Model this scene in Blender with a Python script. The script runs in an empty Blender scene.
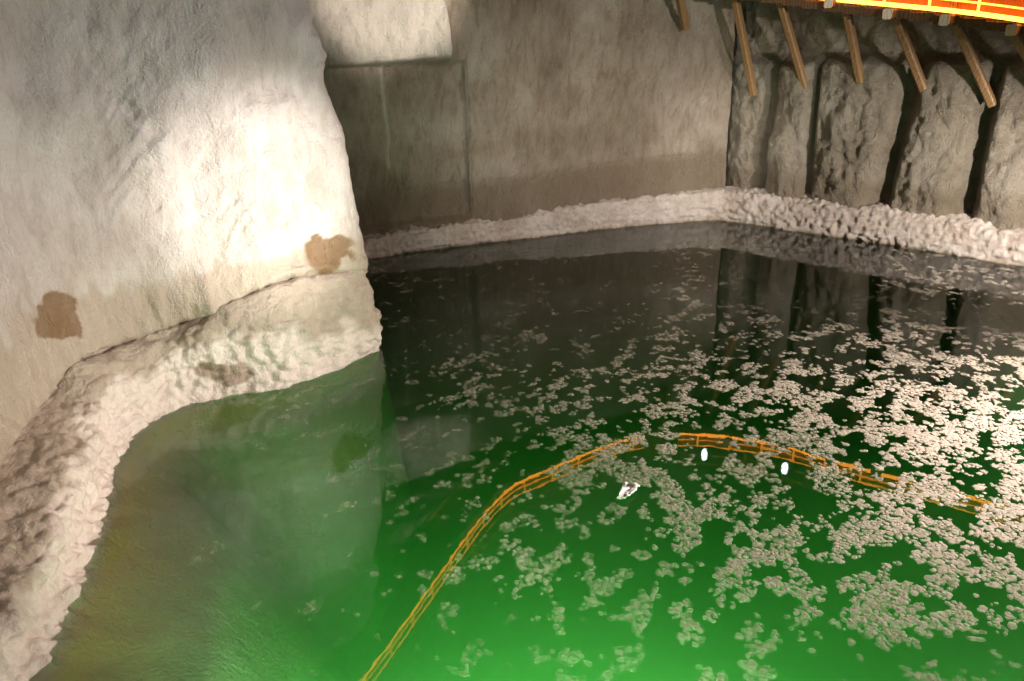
import bpy, math
import numpy as np
from mathutils import Vector, Matrix

rng = np.random.default_rng(7)
sc = bpy.context.scene
COL = sc.collection

# ------------------------------------------------------------------ camera model (measured from the photograph)
F_PX, EYE = 800.0, 5.0
_d = np.array([574.0 - 512, 2430.0 - 340.5, F_PX]); _d /= np.linalg.norm(_d)
_f = np.array([0, 0, 1.0]) - _d[2] * _d; _f /= np.linalg.norm(_f)
_r = np.cross(_d, _f)
CAM = np.array([0, 0, EYE])

def ray(px, py):
    v = np.array([px - 512.0, py - 340.5, F_PX])
    return np.array([v @ _r, v @ _f, -(v @ _d)])

def on_z(px, py, z=0.0):
    q = ray(px, py)
    return CAM + (z - EYE) / q[2] * q

def on_plane(px, py, p0, n):
    q = ray(px, py)
    return CAM + ((p0 - CAM) @ n) / (q @ n) * q

def proj(P):
    v = np.asarray(P, float) - CAM
    c = v[..., 0:1] * _r + v[..., 1:2] * _f - v[..., 2:3] * _d
    return 512 + F_PX * c[..., 0] / c[..., 2], 340.5 + F_PX * c[..., 1] / c[..., 2]

cam_data = bpy.data.cameras.new('camera'); cam = bpy.data.objects.new('camera', cam_data); COL.objects.link(cam)
cam_data.sensor_width = 36.0; cam_data.lens = F_PX / 1024 * 36.0; cam_data.clip_end = 200
ax = np.array([_r[0], _f[0], -_d[0]]); ay = np.array([_r[1], _f[1], -_d[1]]); az = np.array([_r[2], _f[2], -_d[2]])
cam.matrix_world = Matrix(((ax[0], -ay[0], -az[0], 0), (ax[1], -ay[1], -az[1], 0), (ax[2], -ay[2], -az[2], EYE), (0, 0, 0, 1)))
sc.camera = cam

# ------------------------------------------------------------------ noise
def _hash(i, j, k, s=0):
    h = (i.astype(np.int64) * 374761393 + j.astype(np.int64) * 668265263 + k.astype(np.int64) * 2147483647 + s * 974634777) & 0xFFFFFFFF
    h = ((h ^ (h >> 13)) * 1274126177) & 0xFFFFFFFF
    h = ((h ^ (h >> 16)) * 2246822519) & 0xFFFFFFFF
    return ((h ^ (h >> 15)) & 0xFFFFFF) / float(0xFFFFFF)

def vnoise(p, s=0):
    i = np.floor(p).astype(np.int64); f = p - i; u = f * f * f * (f * (f * 6 - 15) + 10)
    out = 0
    for a in (0, 1):
        for b in (0, 1):
            for c in (0, 1):
                w = (u[:, 0] if a else 1 - u[:, 0]) * (u[:, 1] if b else 1 - u[:, 1]) * (u[:, 2] if c else 1 - u[:, 2])
                out = out + w * _hash(i[:, 0] + a, i[:, 1] + b, i[:, 2] + c, s)
    return out * 2 - 1

def fbm(p, octv=4, s=0, gain=0.5):
    a, o, t = 1.0, 0.0, 0.0
    for k in range(octv):
        o = o + a * vnoise(p * 2.0 ** k + 17.3 * k, s + k); t += a; a *= gain
    return o / t

def lumps(p, s=0):                                  # rounded knobs: one minus the distance to the nearest scattered point
    i = np.floor(p).astype(np.int64); best = np.full(len(p), 9.0)
    for a in (-1, 0, 1):
        for b in (-1, 0, 1):
            for c in (-1, 0, 1):
                q = i + np.array([a, b, c])
                o = np.stack([q[:, m] + _hash(q[:, 0], q[:, 1], q[:, 2], s + m) for m in range(3)], 1)
                best = np.minimum(best, ((o - p) ** 2).sum(1))
    return 1 - np.sqrt(best)

def sstep(a, b, x):
    t = np.clip((x - a) / (b - a), 0, 1)
    return t * t * (3 - 2 * t)

# ------------------------------------------------------------------ mesh helpers
def link_mesh(name, verts, faces_flat, face_sizes, mat, parent=None, smooth=True, attrs=None):
    me = bpy.data.meshes.new(name)
    verts = np.asarray(verts, np.float32); faces_flat = np.asarray(faces_flat, np.int32); face_sizes = np.asarray(face_sizes, np.int32)
    me.vertices.add(len(verts)); me.vertices.foreach_set('co', verts.ravel())
    me.loops.add(len(faces_flat)); me.loops.foreach_set('vertex_index', faces_flat)
    me.polygons.add(len(face_sizes))
    me.polygons.foreach_set('loop_start', np.concatenate([[0], np.cumsum(face_sizes)[:-1]]).astype(np.int32))
    me.update(calc_edges=True); me.validate()
    me.polygons.foreach_set('use_smooth', np.full(len(me.polygons), smooth))
    for k, v in (attrs or {}).items():
        at = me.attributes.new(k, 'FLOAT', 'POINT'); at.data.foreach_set('value', np.asarray(v, np.float32))
    me.materials.append(mat)
    o = bpy.data.objects.new(name, me); COL.objects.link(o)
    if parent: o.parent = parent
    return o

def grid_faces(nu, nv, flip=False):
    a = (np.arange(nu - 1)[:, None] * nv + np.arange(nv - 1)[None]).ravel()
    q = np.stack([a, a + nv, a + nv + 1, a + 1], 1)
    if flip: q = q[:, ::-1]
    return q.ravel(), np.full(len(q), 4)

def grid_normals(P):
    du = np.gradient(P, axis=0); dv = np.gradient(P, axis=1)
    n = np.cross(du, dv); return n / (np.linalg.norm(n, axis=2, keepdims=True) + 1e-9)

def catmull(pts, n):
    pts = np.asarray(pts, float); m = len(pts)
    t = np.linspace(0, m - 1, n); i = np.clip(t.astype(int), 0, m - 2); u = (t - i)[:, None]
    if pts.ndim == 3: u = u[:, :, None]
    p0 = pts[np.clip(i - 1, 0, m - 1)]; p1 = pts[i]; p2 = pts[i + 1]; p3 = pts[np.clip(i + 2, 0, m - 1)]
    return 0.5 * (2 * p1 + (p2 - p0) * u + (2 * p0 - 5 * p1 + 4 * p2 - p3) * u ** 2 + (3 * p1 - p0 - 3 * p2 + p3) * u ** 3)

class MB:                                            # collects boxes and tubes into one mesh
    def __init__(self): self.v = []; self.f = []; self.s = []
    def add(self, vs, fs):
        b = len(self.v); self.v += [tuple(x) for x in vs]
        for q in fs: self.f += [b + i for i in q]; self.s.append(len(q))
    def beam(self, a, b, w, h, up=(0, 0, 1), bev=0.15):           # a chamfered timber from a to b
        a = np.array(a, float); b = np.array(b, float); d = b - a; d /= np.linalg.norm(d)
        s = np.cross(d, np.array(up, float))
        if np.linalg.norm(s) < 1e-3: s = np.cross(d, [1.0, 0, 0])
        s /= np.linalg.norm(s); u = np.cross(s, d); c = bev * min(w, h)
        prof = [(w/2, h/2 - c), (w/2 - c, h/2), (-w/2 + c, h/2), (-w/2, h/2 - c), (-w/2, -h/2 + c), (-w/2 + c, -h/2), (w/2 - c, -h/2), (w/2, -h/2 + c)]
        vs = [p + s * x + u * y for p in (a, b) for x, y in prof]
        fs = [(k, (k + 1) % 8, 8 + (k + 1) % 8, 8 + k) for k in range(8)] + [tuple(range(7, -1, -1)), tuple(range(8, 16))]
        self.add(vs, fs)
    def tube(self, pts, rad, n=8):
        pts = [np.array(p, float) for p in pts]; m = len(pts); vs = []
        rads = rad if hasattr(rad, '__len__') else [rad] * m
        for i, p in enumerate(pts):
            d = pts[min(i + 1, m - 1)] - pts[max(i - 1, 0)]; d /= np.linalg.norm(d)
            s = np.cross(d, [0, 0, 1.0])
            if np.linalg.norm(s) < 1e-3: s = np.array([1.0, 0, 0])
            s /= np.linalg.norm(s); u = np.cross(s, d)
            vs += [p + rads[i] * (s * math.cos(t) + u * math.sin(t)) for t in np.arange(n) * 2 * math.pi / n]
        fs = [(i * n + k, i * n + (k + 1) % n, (i + 1) * n + (k + 1) % n, (i + 1) * n + k) for i in range(m - 1) for k in range(n)]
        fs += [tuple(range(n - 1, -1, -1)), tuple((m - 1) * n + k for k in range(n))]
        self.add(vs, fs)
    def build(self, name, mat, parent=None, smooth=False):
        return link_mesh(name, self.v, self.f, self.s, mat, parent, smooth)

def tag(o, label, cat, group=None, kind=None):
    o['label'] = label; o['category'] = cat
    if group: o['group'] = group
    if kind: o['kind'] = kind
    return o

def struct(o, label, cat):
    o['kind'] = 'structure'; o['label'] = label; o['category'] = cat
    return o

# ------------------------------------------------------------------ materials
def new_mat(name):
    m = bpy.data.materials.new(name); m.use_nodes = True; nt = m.node_tree; nt.nodes.clear()
    out = nt.nodes.new('ShaderNodeOutputMaterial')
    return m, nt, out

def nd(nt, typ, ins=None, **kw):
    n = nt.nodes.new(typ)
    for k, v in kw.items(): setattr(n, k, v)
    for k, v in (ins or {}).items():
        if hasattr(v, 'is_output') or isinstance(v, bpy.types.NodeSocket): nt.links.new(v, n.inputs[k])
        else: n.inputs[k].default_value = v
    return n

def mixc(nt, fac, a, b):
    n = nt.nodes.new('ShaderNodeMix'); n.data_type = 'RGBA'
    for sock, v in ((n.inputs[0], fac), (n.inputs[6], a), (n.inputs[7], b)):
        if isinstance(v, bpy.types.NodeSocket): nt.links.new(v, sock)
        else: sock.default_value = v if not isinstance(v, tuple) or len(v) == 4 else (*v, 1)
    return n.outputs[2]

def ramp(nt, fac, stops):
    n = nt.nodes.new('ShaderNodeValToRGB'); e = n.color_ramp.elements
    while len(e) < len(stops): e.new(0.5)
    for el, (p, c) in zip(e, stops): el.position = p; el.color = (*c, 1) if len(c) == 3 else c
    nt.links.new(fac, n.inputs[0]); return n.outputs[0]

def salt_mat(name, dark, mid, light, stain_shade, wet, scale=1.0, rough=0.5, bump=0.5, spec=0.5, cut=((0.28, 0.20, 0.14), (0.50, 0.41, 0.32)), streak=False):
    m, nt, out = new_mat(name)
    tc = nt.nodes.new('ShaderNodeTexCoord').outputs['Object']
    n1 = nd(nt, 'ShaderNodeTexNoise', {'Vector': tc, 'Scale': 0.55 * scale, 'Detail': 6.0, 'Roughness': 0.6})
    tc2 = nd(nt, 'ShaderNodeMapping', {'Vector': tc, 'Rotation': (0, 0.62, 0), 'Scale': (1.25, 1.25, 0.36)}).outputs[0] if streak else tc
    n2 = nd(nt, 'ShaderNodeTexNoise', {'Vector': tc2, 'Scale': 4.5 * scale, 'Detail': 8.0, 'Roughness': 0.7, 'Distortion': 0.6})
    n3 = nd(nt, 'ShaderNodeTexNoise', {'Vector': tc, 'Scale': 22.0 * scale, 'Detail': 5.0, 'Roughness': 0.65})
    c = ramp(nt, n1.outputs[0], [(0.3, dark), (0.5, mid), (0.7, light)])
    c = mixc(nt, ramp(nt, n2.outputs[0], [(0.42, (0, 0, 0)), (0.75, (0.6, 0.6, 0.6))]), c, light)
    c = mixc(nt, ramp(nt, n2.outputs[0], [(0.28, (0.55, 0.55, 0.55)), (0.48, (0, 0, 0))]), c, dark)
    a1 = nd(nt, 'ShaderNodeAttribute', attribute_name='stain_shade').outputs['Fac']
    a2 = nd(nt, 'ShaderNodeAttribute', attribute_name='wet').outputs['Fac']
    a3 = nd(nt, 'ShaderNodeAttribute', attribute_name='cut').outputs['Fac']
    c = mixc(nt, a3, c, mixc(nt, n2.outputs[0], cut[0], cut[1])); a4 = nd(nt, 'ShaderNodeAttribute', attribute_name='crust').outputs['Fac']
    c = mixc(nt, a4, c, mixc(nt, n2.outputs[0], (0.55, 0.43, 0.36), (0.88, 0.80, 0.75))); c = mixc(nt, a2, c, wet); c = mixc(nt, a1, c, stain_shade)
    h = nd(nt, 'ShaderNodeMath', {0: n2.outputs[0], 1: n3.outputs[0]}, operation='ADD')
    b = nd(nt, 'ShaderNodeBump', {'Strength': bump, 'Distance': 0.09, 'Height': h.outputs[0]})
    r = ramp(nt, n2.outputs[0], [(0.3, (rough + .15,) * 3), (0.7, (rough - .12,) * 3)])
    p = nd(nt, 'ShaderNodeBsdfPrincipled', {'Base Color': c, 'Roughness': r, 'Specular IOR Level': spec, 'Normal': b.outputs[0]})
    nt.links.new(p.outputs[0], out.inputs[0])
    return m

M_PILLAR = salt_mat('pillar_salt', (0.34, 0.275, 0.225), (0.48, 0.415, 0.36), (0.64, 0.59, 0.55), (0.19, 0.105, 0.045), (0.72, 0.52, 0.20), 1.0, 0.34, 0.6, 0.9, streak=True)
M_BACK = salt_mat('wall_salt', (0.16, 0.115, 0.08), (0.30, 0.235, 0.18), (0.46, 0.40, 0.35), (0.60, 0.55, 0.50), (0.20, 0.15, 0.10), 1.0, 0.34, 1.0, 0.9, streak=True)
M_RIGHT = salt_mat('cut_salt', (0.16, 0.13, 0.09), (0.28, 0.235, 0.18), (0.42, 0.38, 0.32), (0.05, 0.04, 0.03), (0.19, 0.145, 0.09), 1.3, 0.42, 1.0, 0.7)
M_CRUST = salt_mat('crust_salt', (0.42, 0.33, 0.27), (0.60, 0.52, 0.46), (0.78, 0.73, 0.69), (0.3, 0.2, 0.1), (0.30, 0.24, 0.12), 2.0, 0.5, 0.8, 0.5)
M_BED = salt_mat('bed_silt', (0.16, 0.18, 0.11), (0.20, 0.22, 0.14), (0.24, 0.26, 0.17), (0.3, 0.25, 0.1), (0.3, 0.25, 0.1), 0.5, 0.8, 0.2, 0.1)

def wood_mat(name, c1, c2, rough=0.6):
    m, nt, out = new_mat(name)
    tc = nt.nodes.new('ShaderNodeTexCoord').outputs['Object']
    n1 = nd(nt, 'ShaderNodeTexNoise', {'Vector': tc, 'Scale': 5.0, 'Detail': 6.0, 'Roughness': 0.65, 'Distortion': 1.5})
    w = nd(nt, 'ShaderNodeTexWave', {'Vector': tc, 'Scale': 6.0, 'Distortion': 6.0, 'Detail': 3.0})
    c = mixc(nt, n1.outputs[0], c1, c2)
    b = nd(nt, 'ShaderNodeBump', {'Strength': 0.4, 'Distance': 0.02, 'Height': w.outputs['Fac']})
    p = nd(nt, 'ShaderNodeBsdfPrincipled', {'Base Color': c, 'Roughness': rough, 'Normal': b.outputs[0]})
    nt.links.new(p.outputs[0], out.inputs[0]); return m

M_STRUT = wood_mat('strut_wood', (0.15, 0.08, 0.035, 1), (0.34, 0.20, 0.09, 1), 0.45)
M_DECK = wood_mat('deck_wood', (0.07, 0.035, 0.015, 1), (0.14, 0.075, 0.03, 1))
M_RAIL = wood_mat('rail_wood', (0.34, 0.14, 0.04, 1), (0.52, 0.24, 0.07, 1))
M_PALE = wood_mat('sawn_end_wood', (0.55, 0.46, 0.36, 1), (0.70, 0.62, 0.52, 1))
M_BOARD = wood_mat('kick_board_wood', (0.34, 0.09, 0.02, 1), (0.44, 0.13, 0.03, 1))

def emit_mat(name, col, s):
    m, nt, out = new_mat(name)
    e = nd(nt, 'ShaderNodeEmission', {'Color': (*col, 1), 'Strength': s}); nt.links.new(e.outputs[0], out.inputs[0]); return m

M_TUBE = emit_mat('orange_light_tube', (1.0, 0.33, 0.035), 9.0)
M_TUBE2 = emit_mat('orange_light_tube_dim', (1.0, 0.34, 0.04), 5.5)
M_GLOBE = emit_mat('cool_lamp_glass', (0.8, 0.88, 1.0), 18.0)

def metal_mat(name, c, r=0.4):
    m, nt, out = new_mat(name)
    n1 = nd(nt, 'ShaderNodeTexNoise', {'Scale': 30.0, 'Detail': 3.0})
    p = nd(nt, 'ShaderNodeBsdfPrincipled', {'Base Color': mixc(nt, n1.outputs[0], (*[x * .8 for x in c], 1), (*c, 1)), 'Metallic': 0.7, 'Roughness': r})
    nt.links.new(p.outputs[0], out.inputs[0]); return m
M_METAL = metal_mat('lamp_metal', (0.4, 0.4, 0.4))

# water: clear surface that mirrors by Fresnel, over green brine that absorbs red and blue
m, nt, out = new_mat('green_brine')
geo_n = nd(nt, 'ShaderNodeTexNoise', {'Vector': nt.nodes.new('ShaderNodeTexCoord').outputs['Object'], 'Scale': 1.6, 'Detail': 3.0, 'Roughness': 0.6})
bmp = nd(nt, 'ShaderNodeBump', {'Strength': 0.02, 'Distance': 0.03, 'Height': geo_n.outputs[0]})
fr = nd(nt, 'ShaderNodeFresnel', {'IOR': 1.38, 'Normal': bmp.outputs[0]})
gl = nd(nt, 'ShaderNodeBsdfGlossy', {'Color': (1, 1, 1, 1), 'Roughness': 0.012, 'Normal': bmp.outputs[0]})
tr = nd(nt, 'ShaderNodeBsdfTransparent', {'Color': (1, 1, 1, 1)})
mx = nd(nt, 'ShaderNodeMixShader', {0: fr.outputs[0], 1: tr.outputs[0], 2: gl.outputs[0]})
va = nd(nt, 'ShaderNodeVolumeAbsorption', {'Color': (0.10, 0.87, 0.13, 1), 'Density': 0.36})
nt.links.new(mx.outputs[0], out.inputs[0]); vsc = nd(nt, 'ShaderNodeVolumeScatter', {'Color': (0.30, 0.95, 0.30, 1), 'Density': 0.20, 'Anisotropy': 0.2})
vad = nd(nt, 'ShaderNodeAddShader', {0: va.outputs[0], 1: vsc.outputs[0]})
nt.links.new(vad.outputs[0], out.inputs['Volume'])
M_WATER = m

# floating salt flakes: matt white crystal that lets some of the light below through
m, nt, out = new_mat('floating_salt')
n1 = nd(nt, 'ShaderNodeTexNoise', {'Vector': nt.nodes.new('ShaderNodeTexCoord').outputs['Object'], 'Scale': 5.0, 'Detail': 5.0})
c = mixc(nt, n1.outputs[0], (0.52, 0.44, 0.36, 1), (0.78, 0.70, 0.62, 1))
df = nd(nt, 'ShaderNodeBsdfDiffuse', {'Color': c})
tl = nd(nt, 'ShaderNodeBsdfTranslucent', {'Color': (0.5, 0.55, 0.42, 1)})
mx = nd(nt, 'ShaderNodeMixShader', {0: 0.3, 1: df.outputs[0], 2: tl.outputs[0]})
th = nd(nt, 'ShaderNodeAttribute', attribute_name='thick').outputs['Fac']
mx2 = nd(nt, 'ShaderNodeMixShader', {0: th, 1: nd(nt, 'ShaderNodeBsdfTransparent').outputs[0], 2: mx.outputs[0]})
nt.links.new(mx2.outputs[0], out.inputs[0]); M_FLAKE = m

m, nt, out = new_mat('white_paper')
n1 = nd(nt, 'ShaderNodeTexNoise', {'Scale': 14.0, 'Detail': 3.0})
p = nd(nt, 'ShaderNodeBsdfPrincipled', {'Base Color': mixc(nt, n1.outputs[0], (0.78, 0.76, 0.74, 1), (0.92, 0.91, 0.9, 1)), 'Roughness': 0.6})
nt.links.new(p.outputs[0], out.inputs[0]); M_PAPER = m

# ------------------------------------------------------------------ wall_left: the salt pillar and the bank in front of it
W_PX = [(8, 740), (28, 690), (48, 645), (75, 590), (95, 540), (110, 490), (127, 440), (172, 411), (230, 397), (300, 383), (378, 350)]
WP = np.array([on_z(*p) for p in W_PX])
tan = np.gradient(WP[:, :2], axis=0); tan /= np.linalg.norm(tan, axis=1, keepdims=True)
INW = np.stack([-tan[:, 1], tan[:, 0], np.zeros(len(tan))], 1)
INW[6] = [-0.93, 0.36, 0]
LV = {   # pixel of each level line at the eleven stations, and how far it lies inside the shore line
 'crest': ([(-40, 720), (-18, 665), (8, 610), (45, 545), (70, 485), (90, 435), (108, 398), (165, 362), (215, 338), (298, 335), (380, 328)], [.25, .25, .25, .22, .22, .22, .16, .14, .12, .1, .0]),
 'foot':  ([(-150, 690), (-105, 625), (-65, 560), (-10, 490), (25, 435), (55, 395), (82, 366), (148, 340), (204, 320), (288, 286), (362, 276)], [1.05, 1.05, 1.0, .95, .85, .68, .47, .42, .4, .38, .30]),
 'groove':([(-155, 682), (-110, 617), (-70, 552), (-15, 482), (22, 428), (52, 390), (80, 361), (146, 335), (203, 315), (287, 281), (358, 270)], [1.06, 1.06, 1.01, .96, .86, .70, .60, .66, .62, .60, .48]),
 'lip':   ([(-165, 668), (-120, 603), (-80, 538), (-25, 468), (14, 415), (46, 380), (76, 354), (144, 328), (202, 308), (286, 274), (361, 264)], [1.11, 1.11, 1.06, 1.01, .90, .72, .55, .50, .47, .44, .36]),
 'band':  ([(-260, 570), (-205, 500), (-160, 450), (-100, 400), (-45, 355), (0, 325), (36, 292), (118, 282), (190, 264), (270, 250), (357, 238)], [1.6, 1.6, 1.5, 1.4, 1.2, .9, .67, .58, .54, .52, .42]),
 'mid':   ([(-420, 340), (-350, 300), (-290, 270), (-220, 240), (-150, 215), (-70, 190), (10, 165), (100, 150), (180, 150), (255, 150), (338, 160)], [2.0, 2.0, 1.9, 1.75, 1.5, 1.15, .8, .68, .64, .62, .55]),
 'top':   ([(-560, -20), (-470, -20), (-390, -15), (-300, -10), (-210, -5), (-115, 0), (-20, 0), (75, 0), (155, 0), (232, 0), (303, 0)], [2.4, 2.4, 2.3, 2.1, 1.75, 1.35, .95, .78, .74, .72, .66]),
}
nS = len(WP); rows = []
rows.append(np.array([(-.3, 5.0, -4.2), (-.3, 5.4, -4.2), (-.4, 5.9, -4.2), (-.6, 6.5, -4.2), (-.9, 7.1, -4.2), (-1.25, 7.8, -4.2), (-1.55, 8.5, -4.2), (-1.65, 9.2, -4.2), (-1.6, 10.0, -4.2), (-1.6, 10.9, -4.2), (-1.75, 12.4, -4.2)]))
rows.append(WP - INW * np.array([1.5, 1.5, 1.5, 1.4, 1.3, 1.1, .9, .7, .55, .4, .15])[:, None] + [0, 0, -0.62])
rows.append(WP.copy())
for key in ('crest', 'foot', 'groove', 'lip', 'band', 'mid', 'top'):
    pxs, off = LV[key]
    rows.append(np.array([on_plane(*pxs[i], WP[i] + INW[i] * off[i], INW[i]) for i in range(nS)]))
top = rows[-1]; up = top + (top - rows[-2]) * 0.0
up = top.copy(); up[:, 2] = 11.5; up[:, :2] += INW[:, :2] * 0.6 + np.array([-0.25, 0.0]); rows.append(up)
C = np.stack(rows, 1)                                   # stations x levels x 3
edge = C[-1]
back1 = edge + np.array([-0.55, 0.55, 0]); back2 = edge + np.array([-1.3, 2.4, 0]); back3 = edge + np.array([-2.6, 7.0, 0])
C = np.concatenate([C, back1[None], back2[None], back3[None]], 0)
NU, NV = 430, 380
Q = catmull(C, NU)
vpos = np.concatenate([np.linspace(0, 2, 50, endpoint=False), np.linspace(2, 4, 90, endpoint=False), np.linspace(4, 6, 50, endpoint=False), np.linspace(6, 9, 160, endpoint=False), np.linspace(9, 10, 30)])
NV = len(vpos)
QT = np.transpose(Q, (1, 0, 2))
def catmull_at(pts, t):
    mm = len(pts); i = np.clip(t.astype(int), 0, mm - 2); u = (t - i)[:, None, None]
    p0 = pts[np.clip(i - 1, 0, mm - 1)]; p1 = pts[i]; p2 = pts[i + 1]; p3 = pts[np.clip(i + 2, 0, mm - 1)]
    return 0.5 * (2 * p1 + (p2 - p0) * u + (2 * p0 - 5 * p1 + 4 * p2 - p3) * u ** 2 + (3 * p1 - p0 - 3 * p2 + p3) * u ** 3)
P = np.transpose(catmull_at(QT, vpos), (1, 0, 2))
N = grid_normals(P)
if (N[NU // 2, NV // 2] @ (CAM - P[NU // 2, NV // 2])) < 0: N = -N
flat = P.reshape(-1, 3); nf = N.reshape(-1, 3)
V = np.tile(vpos, NU); U = np.repeat(np.linspace(0, len(C) - 1, NU), NV)
flat[:, 2] = np.where(V < 2, np.minimum(flat[:, 2], -0.5 * (2 - V)), flat[:, 2])
px, py = proj(flat)
crust = sstep(1.7, 2.1, V) * (1 - sstep(3.2, 4.2, V))
rough = sstep(3.2, 4.2, V) * (1 - sstep(6.6, 7.4, V))
smooth_face = sstep(6.6, 7.4, V)
d = (0.10 * fbm(flat * 0.6, 4, 3) + 0.035 * fbm(flat * 2.6, 4, 9)) * (0.35 + 0.65 * sstep(1.2, 2.0, V))
d += crust * (0.12 * lumps(flat * 4.0, 5) + 0.085 * lumps(flat * 8.0, 6) - 0.09)
st = flat @ np.array([[1.0, 0, 0], [0, 1.0, 0], [0.6, 0, 1.0]]).T * np.array([7.0, 7.0, 2.4])
d += smooth_face * 0.075 * fbm(flat * np.array([1.3, 1.3, 1.0]) + 9, 3, 18) + 0.04 * (1 - np.abs(fbm(flat * np.array([0.9, 0.9, 1.6]) + 3, 3, 19)) * 2) * smooth_face
dg = np.stack([flat[:, 0] * 3.2 - flat[:, 2] * 2.4, flat[:, 1] * 3.2 - flat[:, 2] * 2.4, flat[:, 2] * 1.0 + flat[:, 0] * 0.8], 1)
d += smooth_face * 0.07 * (1 - 2 * np.abs(fbm(dg, 3, 27))) * sstep(-0.3, 0.4, fbm(flat * 0.8, 2, 28))
d += rough * 0.05 * fbm(st, 4, 12) + smooth_face * (0.05 * np.abs(fbm(flat * np.array([1.6, 1.6, 3.2]) + 5, 4, 15)) + 0.05 * fbm(np.stack([flat[:, 0] * 1.6 - flat[:, 2] * 1.1, flat[:, 1] * 1.6 - flat[:, 2] * 1.1, flat[:, 2] * 0.8 + flat[:, 0] * 0.6], 1), 4, 16))
# the thick sheet of salt that overlies the upper left of the face
rx = np.interp(py, [-400, 0, 70, 115, 150], [20, 60, 84, 124, 175])
sheet = (1 - sstep(-3, 3, px - rx)) * (1 - sstep(105, 175, py)) * (V > 6)
d += 0.16 * sheet
# a slanting recess further left
d -= 0.22 * np.exp(-(((px - 20) / 22) ** 2 + ((py - 65) / 55) ** 2)) * (V > 6)
# break between the two blocks of the plinth
seam = np.exp(-((px - 207 - 0.12 * (py - 310)) / 9) ** 2) * sstep(4.0, 5.2, V) * (1 - sstep(6.6, 7.2, V))
d += 0.10 * seam
blk = sstep(-6, 6, px - 208) * sstep(3.0, 3.6, V) * (1 - sstep(6.0, 6.9, V)); d += 0.05 * blk
d += 0.05 * sstep(9.6, 9.95, U) * (1 - sstep(10.05, 10.4, U)) * (V > 4)
flat2 = flat + nf * d[:, None]
wob = fbm(flat * 3.0, 3, 21)
pat = lambda cx, cy, a, b, e: np.clip(3.5 - 3.5 * ((np.abs(px - cx + 14 * wob) / a) ** e + (np.abs(py - cy + 12 * wob) / b) ** e), 0, 1)
stain_shade = np.maximum(pat(55, 316, 23, 23, 4.0), pat(331, 254, 27, 21, 2.2)) * (V < 7.3) * (V > 4.5)
stain_shade = np.maximum(stain_shade, 0.7 * pat(225, 373, 30, 12, 2.0) * (V < 4))
wet = (1 - sstep(-0.12, 0.02, flat2[:, 2])) * (0.12 + 0.88 * sstep(-0.50, -0.08, flat2[:, 2] + 0.12 * fbm(flat * 1.4, 3, 25)))
cut = sstep(2.75, 3.25, V + 0.5 * wob) * (1 - sstep(6.75, 7.0, V + 0.35 * fbm(flat * np.array([6, 6, 2.0]), 3, 23))) * 0.85
ff, fs = grid_faces(NU, NV)
struct(link_mesh('wall_left', flat2, ff, fs, M_PILLAR, attrs={'stain_shade': stain_shade, 'wet': wet, 'cut': cut, 'crust': crust * 0.95 * (1 - sstep(2.85, 3.3, V + 0.5 * wob))}), 'pale salt pillar and bank rising from the water on the left', 'rock wall')

# ------------------------------------------------------------------ wall_back and wall_right: carved chamber walls behind the lake
def curve2d(pts, step):
    pts = np.asarray(pts, float); dd = catmull(pts, 600); s = np.concatenate([[0], np.cumsum(np.linalg.norm(np.diff(dd, axis=0), axis=1))])
    t = np.arange(0, s[-1], step); return np.stack([np.interp(t, s, dd[:, k]) for k in range(2)], 1), t

def wall_sheet(path, step, z0, z1, dz):
    xy, s = curve2d(path, step); zz = np.arange(z0, z1, dz)
    t = np.gradient(xy, axis=0); t /= np.linalg.norm(t, axis=1, keepdims=True)
    n = np.stack([t[:, 1], -t[:, 0]], 1)                # towards the lake
    P = np.zeros((len(xy), len(zz), 3)); P[:, :, :2] = xy[:, None]; P[:, :, 2] = zz[None]
    Nn = np.zeros_like(P); Nn[:, :, :2] = n[:, None]
    return P.reshape(-1, 3), Nn.reshape(-1, 3), len(xy), len(zz), np.repeat(s, len(zz))

BACK = [(-9.0, 16.2), (-6.2, 17.5), (-3.53, 18.99), (-2.0, 19.69), (0.42, 20.56), (2.48, 21.33), (4.79, 22.0), (6.10, 22.28)]
P, N, nu, nv, S = wall_sheet(BACK, 0.05, -3.8, 12.0, 0.05)
px, py = proj(P); X, Z = P[:, 0], P[:, 2]
diag = np.stack([P[:, 0] * 1.0 - P[:, 2] * 0.45, P[:, 1], P[:, 2] * 0.7 + P[:, 0] * 0.55], 1)
d = -0.12 + 0.12 * fbm(P * 0.45, 4, 31) + 0.20 * fbm(diag * np.array([2.0, 2.0, 0.6]), 4, 33, 0.6) + 0.06 * fbm(diag * np.array([6, 6, 1.7]), 3, 35)
niche = sstep(-0.02, 0.10, -0.86 - X + 0.0 * Z) * sstep(0.55, 0.75, Z)
ztop = 4.36 + 0.03 * fbm(P * 2.0, 2, 37) - 0.02 * X
d -= 0.27 * niche * (1 - sstep(-0.05, 0.07, Z - ztop))
block = sstep(-0.04, 0.10, -1.22 - X - 0.06 * (Z - 4.6)) * sstep(-0.02, 0.14, Z - (ztop + 0.10 + 0.06 * (X + 1.2)))
d += block * (0.42 + 0.18 * fbm(P * np.array([3.0, 3.0, 1.4]), 4, 39, 0.65) + 0.10 * lumps(P * 3.5, 41))
rid = np.exp(-((X + 2.72 + 0.03 * fbm(P * 3, 2, 43)) / 0.035) ** 2) * (Z > 2.0) * (Z < 4.4)
d += 0.05 * rid + 0.03 * np.exp(-((X + 3.15) / 0.12) ** 2) * niche * (Z < 4.3)
d -= 0.05 * np.exp(-((Z - 1.55 - 0.04 * X) / 0.05) ** 2)                       # the old water line cut into the wall
d += 0.30 * sstep(5.75, 6.05, X) * (1 - sstep(3.9, 4.2, Z)) * 0 + 0.10 * np.exp(-((X - 6.02) / 0.10) ** 2)
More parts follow.
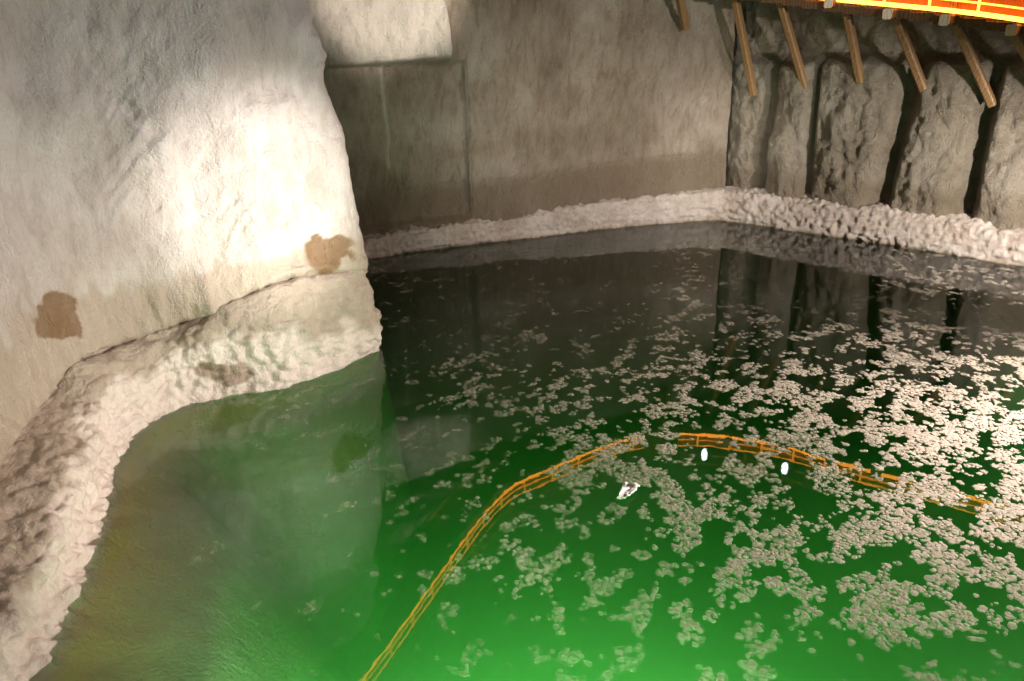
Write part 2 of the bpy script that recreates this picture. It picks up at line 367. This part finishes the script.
stain_shade = np.clip(0.8 * rid + 0.95 * block, 0, 1)
wet = (1 - sstep(1.35, 1.75, Z - 0.05 * X)) * 0.75
ff, fs = grid_faces(nu, nv, True)
struct(link_mesh('wall_back', P + N * d[:, None], ff, fs, M_BACK, attrs={'stain_shade': stain_shade, 'wet': wet}), 'dim grey-brown carved salt wall behind the lake', 'rock wall')

RIGHT = [(5.86, 22.62), (6.30, 22.0), (7.59, 20.53), (9.37, 18.73), (10.95, 17.05), (12.3, 15.3), (13.6, 12.8), (14.3, 9.5), (14.4, 5.0), (14.0, 0.0)]
P, N, nu, nv, S = wall_sheet(RIGHT, 0.045, -3.8, 12.0, 0.05)
px, py = proj(P); X, Z = P[:, 0], P[:, 2]
d = -0.15 + 0.10 * fbm(P * 0.6, 4, 51) + 0.14 * fbm(P * np.array([2.4, 2.4, 1.5]), 4, 53, 0.6) + 0.05 * fbm(P * 6, 3, 55, 0.6)
wv = 0.10 * fbm(np.stack([Z * 0.9, X * 0, X * 0], 1), 3, 57)
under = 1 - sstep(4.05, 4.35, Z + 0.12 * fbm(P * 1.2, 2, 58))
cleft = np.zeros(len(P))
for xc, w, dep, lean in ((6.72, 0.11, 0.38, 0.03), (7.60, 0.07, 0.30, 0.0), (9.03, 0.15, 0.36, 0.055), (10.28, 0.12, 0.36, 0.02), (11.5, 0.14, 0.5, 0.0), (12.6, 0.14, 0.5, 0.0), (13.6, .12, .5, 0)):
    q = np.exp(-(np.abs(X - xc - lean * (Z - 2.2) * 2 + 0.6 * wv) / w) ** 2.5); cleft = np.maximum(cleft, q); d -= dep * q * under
# each face is tilted: it starts low at one cleft and stands proud at the next
edges = [5.8, 6.72, 7.60, 9.03, 10.28, 11.5, 12.6, 13.6, 16]
for a, b in zip(edges[:-1], edges[1:]):
    t = np.clip((X - a) / (b - a), 0, 1); ins = (X >= a) & (X < b)
    d += under * ins * (0.16 * np.sin(np.pi * t) ** 0.7 - (0.25 if a < 6 else 0.0) + 0.08 * (t - 0.5))
d -= 0.40 * (1 - under) * (Z > 3.5)
d += 0.06 * under * sstep(1.0, 1.5, Z) - 0.0
wet = (1 - sstep(1.25, 1.6, Z)) * 0.6
ff, fs = grid_faces(nu, nv, True)
struct(link_mesh('wall_right', P + N * d[:, None], ff, fs, M_RIGHT, attrs={'stain_shade': cleft * 0.35 * under, 'wet': wet}), 'row of upright cut salt faces with dark clefts under the walkway', 'rock wall')  # shade of the clefts is painted in as a dark tint

# salt crust ledge along the water line of both walls
LEDGE = [(-7.2, 16.95), (-5.6, 17.8), (-3.53, 18.97), (-2.0, 19.67), (0.42, 20.54), (2.48, 21.30), (4.79, 21.93), (5.7, 22.0), (6.25, 21.78), (7.59, 20.40), (9.37, 18.60), (10.88, 17.02), (12.2, 15.2), (13.5, 12.7), (14.2, 9.4)]
xy, s = curve2d(LEDGE, 0.035)
tt = np.gradient(xy, axis=0); tt /= np.linalg.norm(tt, axis=1, keepdims=True); nn = np.stack([tt[:, 1], -tt[:, 0]], 1)
hh = np.interp(xy[:, 0], [-5, -3.4, 0.4, 3.5, 6, 9, 11, 14], [0.42, 0.46, 0.66, 0.76, 0.84, 0.86, 0.84, 0.8])
prof_o = np.array([-0.25, 0.0, 0.05, 0.10, 0.10, 0.05, -0.05, -0.22, -0.55]); prof_h = np.array([-3.6, -0.8, -0.1, 0.2, 0.5, 0.8, 0.95, 1.0, 1.02])
k = np.linspace(0, 8, 46); po = np.interp(k, range(9), prof_o); ph = np.interp(k, range(9), prof_h)
P = np.zeros((len(xy), len(k), 3)); P[:, :, :2] = xy[:, None] + nn[:, None] * po[None, :, None]
P[:, :, 2] = np.where(ph[None] > 0, ph[None] * hh[:, None], ph[None])
N = grid_normals(P).reshape(-1, 3); nu, nv = P.shape[:2]; P = P.reshape(-1, 3)
if N[(nu // 2) * nv + 18] @ (CAM - P[(nu // 2) * nv + 18]) < 0: N = -N
d = 0.07 * fbm(P * 1.1, 3, 61) + 0.09 * lumps(P * np.array([4.2, 4.2, 6.0]), 63) + 0.08 * lumps(P * 9.0, 65) - 0.08 + 0.05 * fbm(P * np.array([1, 1, 14.0]), 3, 66)
d *= (1 - sstep(7.5, 8, np.tile(k, nu)) * 0.8)
wet = 1 - sstep(-0.05, 0.10, P[:, 2])
ff, fs = grid_faces(nu, nv, True)
struct(link_mesh('trim_1', P + N * d[:, None], ff, fs, M_CRUST, attrs={'stain_shade': np.zeros(len(P)), 'wet': wet}), 'knobbly white salt crust ledge along the water line', 'salt ledge')

# ------------------------------------------------------------------ lake bed and water
gx = np.linspace(-12, 17, 120); gy = np.linspace(-4, 26, 120)
P = np.zeros((120, 120, 3)); P[:, :, 0] = gx[:, None]; P[:, :, 1] = gy[None]; P = P.reshape(-1, 3)
P[:, 2] = -3.4 + 0.12 * fbm(P * 0.4, 3, 71)
ff, fs = grid_faces(120, 120)
struct(link_mesh('floor', P, ff, fs, M_BED, attrs={'stain_shade': np.zeros(len(P)), 'wet': np.zeros(len(P))}), 'silty lake bed seen through green brine', 'lake bed')
x0, x1, y0, y1 = -11.5, 16.5, -3.5, 25.5
vs = [(x0, y0, -4.2), (x1, y0, -4.2), (x1, y1, -4.2), (x0, y1, -4.2), (x0, y0, 0), (x1, y0, 0), (x1, y1, 0), (x0, y1, 0)]
fl = [0, 3, 2, 1, 4, 5, 6, 7, 0, 1, 5, 4, 1, 2, 6, 5, 2, 3, 7, 6, 3, 0, 4, 7]
struct(link_mesh('lake_water', vs, fl, [4] * 6, M_WATER, smooth=False), 'still green brine lake filling the chamber', 'water')

# ------------------------------------------------------------------ floating salt flakes
DENS = [(950, 450, .66), (1000, 420, .62), (900, 400, .50), (800, 400, .44), (720, 400, .38), (640, 395, .32), (560, 390, .26), (470, 385, .20), (400, 380, .08), (900, 350, .24), (1000, 370, .36), (760, 350, .18), (600, 340, .12), (470, 320, .06), (600, 280, .02), (800, 290, .02), (980, 320, .12),
        (1000, 520, .56), (920, 520, .58), (840, 480, .36), (840, 540, .44), (760, 470, .26), (720, 440, .24), (800, 455, .28), (760, 560, .38), (700, 500, .36), (650, 440, .36), (600, 500, .24), (560, 470, .22), (540, 540, .18), (480, 560, .12), (460, 450, .12), (420, 520, .08), (380, 450, .05), (300, 550, .05), (200, 500, .02), (120, 600, .02), (200, 650, .03), (400, 660, .06), (500, 640, .10),
        (600, 600, .20), (640, 660, .12), (700, 620, .28), (760, 640, .20), (850, 600, .34), (900, 620, .34), (980, 600, .42), (950, 660, .22), (1020, 660, .16), (850, 670, .16), (1100, 450, .6), (1200, 600, .4), (500, 760, .08), (900, 760, .15)]
DA = np.array(DENS); DW = np.array([on_z(p[0], p[1])[:2] for p in DENS])
def density(x, y):
    qx, qy = proj(np.stack([x, y, 0 * x], 1))
    w = 1 / ((((qx[:, None] - DA[None, :, 0]) / 1.0) ** 2 + ((qy[:, None] - DA[None, :, 1]) * 1.7) ** 2) + 500) ** 1.6
    return (w * DA[None, :, 2]).sum(1) / w.sum(1)
NC = 330000
x = rng.uniform(-5, 14, NC); y = rng.uniform(4.2, 20, NC)
u_, v_ = 0.64 * x + 0.77 * y, 0.77 * x - 0.64 * y
nz = 0.75 * fbm(np.stack([u_ * 2.3, v_ * 4.4, 0 * x], 1) + 40, 2, 81, 0.7) + fbm(np.stack([x * 8.5, y * 6.6, 0 * x], 1) + 11, 3, 84, 0.75)
den = np.minimum(density(x, y) * 1.12, 0.8)
rank = np.argsort(np.argsort(nz)) / NC                       # even spread of the noise in 0..1
keep = rank > 1 - den * 1.05
den0 = den
x, y, den, nz = x[keep], y[keep], den[keep], nz[keep]
# keep only what lies on open water, clear of the shore
shore = np.array(list(WP[:, :2]) + [(-3.2, 15.0), (-4.5, 18.5)])
sx = np.interp(y, shore[:, 1], shore[:, 0]); ok = x > sx + 0.5
led = np.array(LEDGE); ly = np.interp(x, led[:11, 0], led[:11, 1]); ok &= y < ly - 0.35
ok &= x < np.interp(y, led[::-1, 1][:7], led[::-1, 0][:7]) - 0.3
for cpx, cpy in ((707, 446), (708, 458), (790, 464), (790, 476)):
    cc = on_z(cpx, cpy); ok &= np.hypot(x - cc[0], (y - cc[1]) * 0.6) > 0.17
ok &= np.hypot(x - on_z(627, 494)[0], y - on_z(627, 494)[1]) > 0.27
x, y, den = x[ok], y[ok], den[ok]; n = len(x)
K = 7; ang = np.arange(K) * 2 * math.pi / K
size = rng.uniform(0.013, 0.031, n) * np.where(rng.random(n) < 0.10, 1.7, 1.0)
rot = rng.uniform(0, 6.28, n); rr = rng.uniform(0.65, 1.2, (n, K)) * size[:, None]
cx = x[:, None] + rr * np.cos(ang[None] + rot[:, None]); cy = y[:, None] + rr * np.sin(ang[None] + rot[:, None])
zt = rng.uniform(0.003, 0.010, n); tilt = rng.normal(0, 0.06, (n, 2))
ztop = zt[:, None] + tilt[:, :1] * (cx - x[:, None]) + tilt[:, 1:] * (cy - y[:, None])
ring = np.stack([cx, cy, np.maximum(ztop * 0.7, 0.002)], 2)
inner = np.stack([x[:, None] * .45 + cx * .55, y[:, None] * .45 + cy * .55, np.maximum(ztop * 1.15, 0.004)], 2)
low = np.stack([cx, cy, np.full_like(cx, -0.004)], 2)
VV = np.concatenate([low, ring, inner], 1)                 # 21 vertices a flake
base = np.arange(n) * 21; kk = np.arange(K); k2 = (kk + 1) % K
q1 = np.stack([kk, k2, K + k2, K + kk], 1); q2 = np.stack([K + kk, K + k2, 2 * K + k2, 2 * K + kk], 1)
pat_f = np.concatenate([q1.ravel(), q2.ravel(), 2 * K + kk]); pat_s = np.array([4] * 14 + [K])
ff = (base[:, None] + pat_f[None]).ravel(); fs = np.tile(pat_s, n)
tag(link_mesh('floating_salt_flakes', VV.reshape(-1, 3), ff, fs, M_FLAKE, smooth=False, attrs={'thick': np.repeat(np.clip(den * 1.5 - 0.06 + rng.normal(0, .09, n), 0.07, 1.0) ** 1.45, 21)}), 'pinkish white salt flakes drifting in clumps on the green lake', 'salt flakes', kind='stuff')  # sparse flakes are thinner; their faintness also stands in for light falloff
print('flakes', n)

# the white scrap that floats among them
c0 = on_z(627, 494); nu, nv = 18, 12
a = np.linspace(-1, 1, nu)[:, None] * np.ones(nv); b = np.linspace(-1, 1, nv)[None] * np.ones((nu, 1))
P = np.stack([a * 0.085 * (1 + .25 * b), b * 0.14 * (1 - .15 * a), 0 * a], 2).reshape(-1, 3)
P[:, 0] += 0.5 * P[:, 1] + 0.02 * fbm(P * 14 + 3, 2, 91); P[:, 2] = 0.035 + 0.035 * np.abs(fbm(P * 16 + 7, 3, 93)) * 2
top_ = P + c0; bot = P * [1, 1, 0.8] + c0 - [0, 0, 0.012]
f1, s1 = grid_faces(nu, nv); f2, s2 = grid_faces(nu, nv, True)
rim = [i * nv for i in range(nu)] + [(nu - 1) * nv + j for j in range(1, nv)] + [i * nv + nv - 1 for i in range(nu - 2, -1, -1)] + [j for j in range(nv - 2, 0, -1)]
f3 = [q for i in range(len(rim)) for q in (rim[i], rim[i] + nu * nv, rim[(i + 1) % len(rim)] + nu * nv, rim[(i + 1) % len(rim)])]
tag(link_mesh('paper_scrap', np.concatenate([top_, bot]), np.concatenate([f1, f2 + nu * nv, f3]), np.concatenate([s1, s2, [4] * len(rim)]), M_PAPER),
    'small crumpled white scrap floating on the lake among the flakes', 'paper scrap')

# ------------------------------------------------------------------ the walkway hung on the walls
EDGE = np.array([(-3.3, 11.1, 6.15), (-2.6, 12.75, 6.15), (-1.77, 14.9, 6.15), (-0.93, 17.0, 6.15), (-0.17, 18.32, 6.12), (0.7, 19.0, 6.1), (1.5, 19.58, 6.1), (2.43, 20.2, 6.05), (3.67, 20.7, 6.0), (5.1, 20.62, 5.92),
                 (6.2, 19.95, 5.73), (7.2, 19.0, 5.5), (8.15, 17.7, 5.3), (8.92, 16.76, 5.14), (9.63, 15.81, 4.95), (10.6, 14.3, 4.62), (11.5, 12.5, 4.3)])
E_ = catmull(EDGE, 400)
Ls = np.concatenate([[0], np.cumsum(np.linalg.norm(np.diff(E_, axis=0), axis=1))])
def at_s(s): return np.array([np.interp(s, Ls, E_[:, k]) for k in range(3)])
def in_dir(s):
    t = at_s(s + .05) - at_s(s - .05); t[2] = 0; t /= np.linalg.norm(t); return np.array([-t[1], t[0], 0])   # away from the lake
def s_of(x): return float(np.interp(x, E_[:, 0], Ls))
walk = bpy.data.objects.new('walkway', None); COL.objects.link(walk)
tag(walk, 'wooden walkway with orange lit railing hung on the salt wall by slanting struts', 'walkway')
DW_ = 1.15
# deck boards
ds = np.arange(0, Ls[-1] - 0.02, 0.2); mb = MB()
for s in ds:
    a = at_s(s + 0.09); i = in_dir(s + .09); a = a - [0, 0, 0.06]
    mb.beam(a - i * 0.02, a + i * DW_, 0.18, 0.05)
mb.build('deck', M_DECK, walk)
# edge stringers
for off in (-0.05, DW_ - 0.12):
    mb = MB()
    ss = np.arange(0, Ls[-1], 0.5)
    for a, b in zip(ss[:-1], ss[1:]):
        mb.beam(at_s(a) + in_dir(a) * off - [0, 0, 0.16], at_s(b) + in_dir(b) * off - [0, 0, 0.115], 0.06, 0.17)
    mb.build('stringer', M_DECK, walk)
# kick board behind the lights
gapA, gapB = s_of(3.85), s_of(4.75)
for g0, g1 in ((0.05, gapA), (gapB, Ls[-1] - .05)):
    ss = np.linspace(g0, g1, int((g1 - g0) / 0.3)); mb = MB()
    for a, b in zip(ss[:-1], ss[1:]): mb.beam(at_s(a) + in_dir(a) * 0.10 + [0, 0, 0.22], at_s(b) + in_dir(b) * 0.10 + [0, 0, 0.22], 0.025, 0.36)
    mb.build('kick_board', M_BOARD, walk)
def rail(z, rad, mat, name, off=0.0):
    for a, b in ((0.05, gapA), (gapB, Ls[-1] - .05)):
        mb = MB(); pts = [at_s(s) + in_dir(s) * off + [0, 0, z] for s in np.arange(a, b, 0.25)]
        mb.tube(pts, rad, 8); mb.build(name, mat, walk, True)
rail(0.03, 0.042, M_TUBE, 'light_tube', -0.03); rail(0.22, 0.018, M_TUBE2, 'light_tube', -0.02); rail(0.40, 0.020, M_TUBE2, 'light_tube', -0.02)
rail(0.70, 0.03, M_RAIL, 'middle_rail', 0.02); rail(1.0, 0.045, M_RAIL, 'handrail', 0.02)
# posts, and short upright light tubes in front of the boards
for s in np.arange(0.3, Ls[-1] - .2, 1.9):
    if gapA - .1 < s < gapB + .1: continue
    mb = MB(); p_ = at_s(s) + in_dir(s) * 0.04; mb.beam(p_ - [0, 0, 0.2], p_ + [0, 0, 1.04], 0.09, 0.09, (1, 0, 0)); mb.build('post', M_RAIL, walk)
for s in np.arange(0.8, Ls[-1] - .2, 0.95):
    if gapA - .1 < s < gapB + .1: continue
    mb = MB(); p_ = at_s(s) - in_dir(s) * 0.03; mb.tube([p_ + [0, 0, 0.03], p_ + [0, 0, 0.42]], 0.028, 6); mb.build('upright_light', M_TUBE2, walk, True)
# slanting struts, their wedge seats and the pale ends of the floor joists
nR = np.array([-.725, -.689, 0])
R0 = np.array([6.12, 22.08, 0]); B0 = np.array([0.42, 20.56, 0]); nB = np.array([5.70, 1.52, 0]); nB = np.array([nB[1], -nB[0], 0]) / np.linalg.norm(nB)
STR = [((752, 85), (734, -8), R0, nR), ((803, 80), (777, -10), R0, nR), ((860, 80), (845, 2), R0, nR), ((921, 82), (893, 10), R0, nR), ((988, 95), (953, 16), R0, nR), ((1062, 118), (1012, 28), R0, nR), ((684, 20), (672, -45), B0, nB)]
for (fx, fy), (tx, ty), p0, n_ in STR:
    foot = on_plane(fx, fy, p0 + n_ * 0.05, n_); tp = on_plane(tx, ty, p0 + n_ * 1.05, n_)
    dr = (tp - foot) / np.linalg.norm(tp - foot)
    mb = MB(); mb.beam(foot - dr * 0.25, tp, 0.17, 0.19, n_, 0.2); st_ = mb.build('strut', M_STRUT, walk)
for jx, jy, jo_ in ((829, 3, 1.55), (888, 14, 1.8), (945, 20, 1.95), (1012, 30, 2.0), (762, -14, 1.6)):
    q = on_plane(jx, jy, R0 + nR * jo_, nR)
    mb = MB(); mb.beam(q - nR * 1.3, q + nR * 0.02, 0.19, 0.20); jo = mb.build('joist', M_DECK, walk)
    mb = MB(); mb.beam(q + nR * 0.021, q + nR * 0.04, 0.192, 0.202); mb.build('joist_end', M_PALE, jo)

# two small lamps on the railing, seen mirrored in the water
for (lx, ly), lab in (((707, 447), 'cool white lamp on the railing beside the gap in the lights'), ((790, 467), 'cool white lamp on the railing above the right wall')):
    best = min(np.arange(gapB, Ls[-1], 0.05), key=lambda s: abs(proj(at_s(s) * [1, 1, -1] + [0, 0, -0.5])[0] - lx))
    q = at_s(best) - in_dir(best) * 0.13
    root = bpy.data.objects.new('railing_lamp', None); root.location = q + [0, 0, 0.42]; COL.objects.link(root)
    tag(root, lab, 'lamp', 'lamps on the walkway railing')
    o_ = -in_dir(best) * 0.10
    mb = MB(); mb.beam((0, 0, -0.02), (0, 0, 0.34), 0.10, 0.06, o_); mb.beam(np.array((0, 0, .3)), np.array((0, 0, .3)) + o_, .05, .05); mb.build('bracket', M_METAL, root)
    mb = MB(); hgt = np.linspace(-.20, .14, 12); mb.tube([np.array((0, 0, 0.16 + h)) + o_ * 1.3 for h in hgt], [0.01 + 0.075 * math.sqrt(max(0, 1 - (h + .03) ** 2 / .0295)) for h in hgt], 12)
    mb.build('globe', M_GLOBE, root, True)

# ------------------------------------------------------------------ ceiling
gx = np.linspace(-16, 20, 90); gy = np.linspace(6, 27, 70)
P = np.zeros((90, 70, 3)); P[:, :, 0] = gx[:, None]; P[:, :, 1] = gy[None]; P = P.reshape(-1, 3); P[:, 2] = 11.6 + 0.5 * fbm(P * 0.35, 4, 101)
ff, fs = grid_faces(90, 70, True)
struct(link_mesh('ceiling', P, ff, fs, M_BACK, attrs={'stain_shade': np.zeros(len(P)), 'wet': np.zeros(len(P))}), 'rough dark salt ceiling of the chamber', 'ceiling')

# ------------------------------------------------------------------ light
def aim(o, loc, tgt):
    o.location = loc; o.rotation_euler = (Vector(tgt) - Vector(loc)).to_track_quat('-Z', 'Y').to_euler()
def spot(name, loc, tgt, power, col, size, blend=0.6, rad=0.15):
    l = bpy.data.lights.new(name, 'SPOT'); l.energy = power; l.color = col; l.spot_size = math.radians(size); l.spot_blend = blend; l.shadow_soft_size = rad
    o = bpy.data.objects.new(name, l); COL.objects.link(o); aim(o, loc, tgt); return o
def point(name, loc, power, col, rad=0.2):
    l = bpy.data.lights.new(name, 'POINT'); l.energy = power; l.color = col; l.shadow_soft_size = rad
    o = bpy.data.objects.new(name, l); COL.objects.link(o); o.location = loc; return o
def area(name, loc, tgt, power, col, size):
    l = bpy.data.lights.new(name, 'AREA'); l.energy = power; l.color = col; l.size = size
    o = bpy.data.objects.new(name, l); COL.objects.link(o); aim(o, loc, tgt); return o

WARM = (1.0, 0.88, 0.76)
spot('pillar_floodlight', (3.8, 4.0, 3.0), on_plane(268, 198, WP[8] + INW[8] * .6, INW[8]), 11500, (1.0, 0.96, 0.92), 22, 1.0)
spot('pillar_fill_light', (7.0, 5.0, 5.0), (-4.6, 11.2, 3.8), 3600, (0.97, 0.95, 1.0), 40, 1.0, 0.12)
spot('shallows_fill_light', (-1.2, 4.6, 8.0), (-4.2, 7.6, 0.0), 800, (1.0, 0.86, 0.70), 44, 1.0, 0.25)  # added fill from above to brighten the bank and shallow shelf
spot('bank_fill_light', (2.2, 4.6, 1.7), (-4.0, 9.6, 0.1), 1500, (1.0, 0.86, 0.74), 54, 1.0, 0.25)  # added low fill, no fixture there, to brighten the shoreline crust
spot('chamber_light', (8.0, 5.0, 5.8), (2.5, 21, 5.4), 5600, (1.0, 0.91, 0.84), 50, 0.8, 0.15)
spot('shore_floodlight', (12.0, 9.0, 4.2), (5.8, 9.2, 0.0), 12000, (1.0, 0.86, 0.78), 88, 1.0, 0.5)
spot('ledge_fill_light', (11.0, 11.0, 2.6), (9.6, 18.4, 0.5), 5600, (1.0, 0.90, 0.80), 70, 1.0, 0.2)  # added unseen fill that brightens the right ledge
spot('ledge_fill_light', (3.5, 12.5, 2.4), (2.5, 21.5, 0.5), 1500, (1.0, 0.88, 0.76), 80, 1.0, 0.2)  # second added fill, hung over the water, for the back ledge
spot('block_spotlight', (1.6, 13.0, 5.0), (-2.6, 19.4, 6.3), 3800, WARM, 34, 0.7)
spot('corner_spotlight', (3.0, 17.0, 5.0), (6.1, 22.0, 1.6), 700, (1.0, 0.93, 0.8), 44, 1.0)
GREEN = (0.8, 1.0, 0.7)
spot('underwater_lamp', (0.9, 2.6, -0.4), (1.2, 7.5, -2.9), 5200, GREEN, 112, 0.8, 0.3)
spot('underwater_lamp', (-1.2, 2.8, -0.4), (-1.6, 8.0, -2.4), 2200, GREEN, 106, 0.8, 0.3)
spot('underwater_lamp', (4.2, 3.6, -0.4), (4.8, 9.0, -2.6), 600, GREEN, 106, 0.8, 0.3)

w = bpy.data.worlds.new('world'); sc.world = w; w.use_nodes = True
bg = w.node_tree.nodes.get('Background') or w.node_tree.nodes.new('ShaderNodeBackground')
bg.inputs[0].default_value = (0.10, 0.085, 0.07, 1); bg.inputs[1].default_value = 0.12

vs_ = sc.view_settings; vs_.view_transform = 'Standard'; vs_.look = 'None'; vs_.gamma = 1.0; vs_.use_curve_mapping = False; vs_.exposure = 0.0
cy_ = sc.cycles; cy_.use_denoising = True; cy_.max_bounces = 8; cy_.diffuse_bounces = 3; cy_.glossy_bounces = 3; cy_.transparent_max_bounces = 24; cy_.volume_bounces = 0
cy_.sample_clamp_indirect = 4.0; cy_.caustics_reflective = False; cy_.caustics_refractive = False
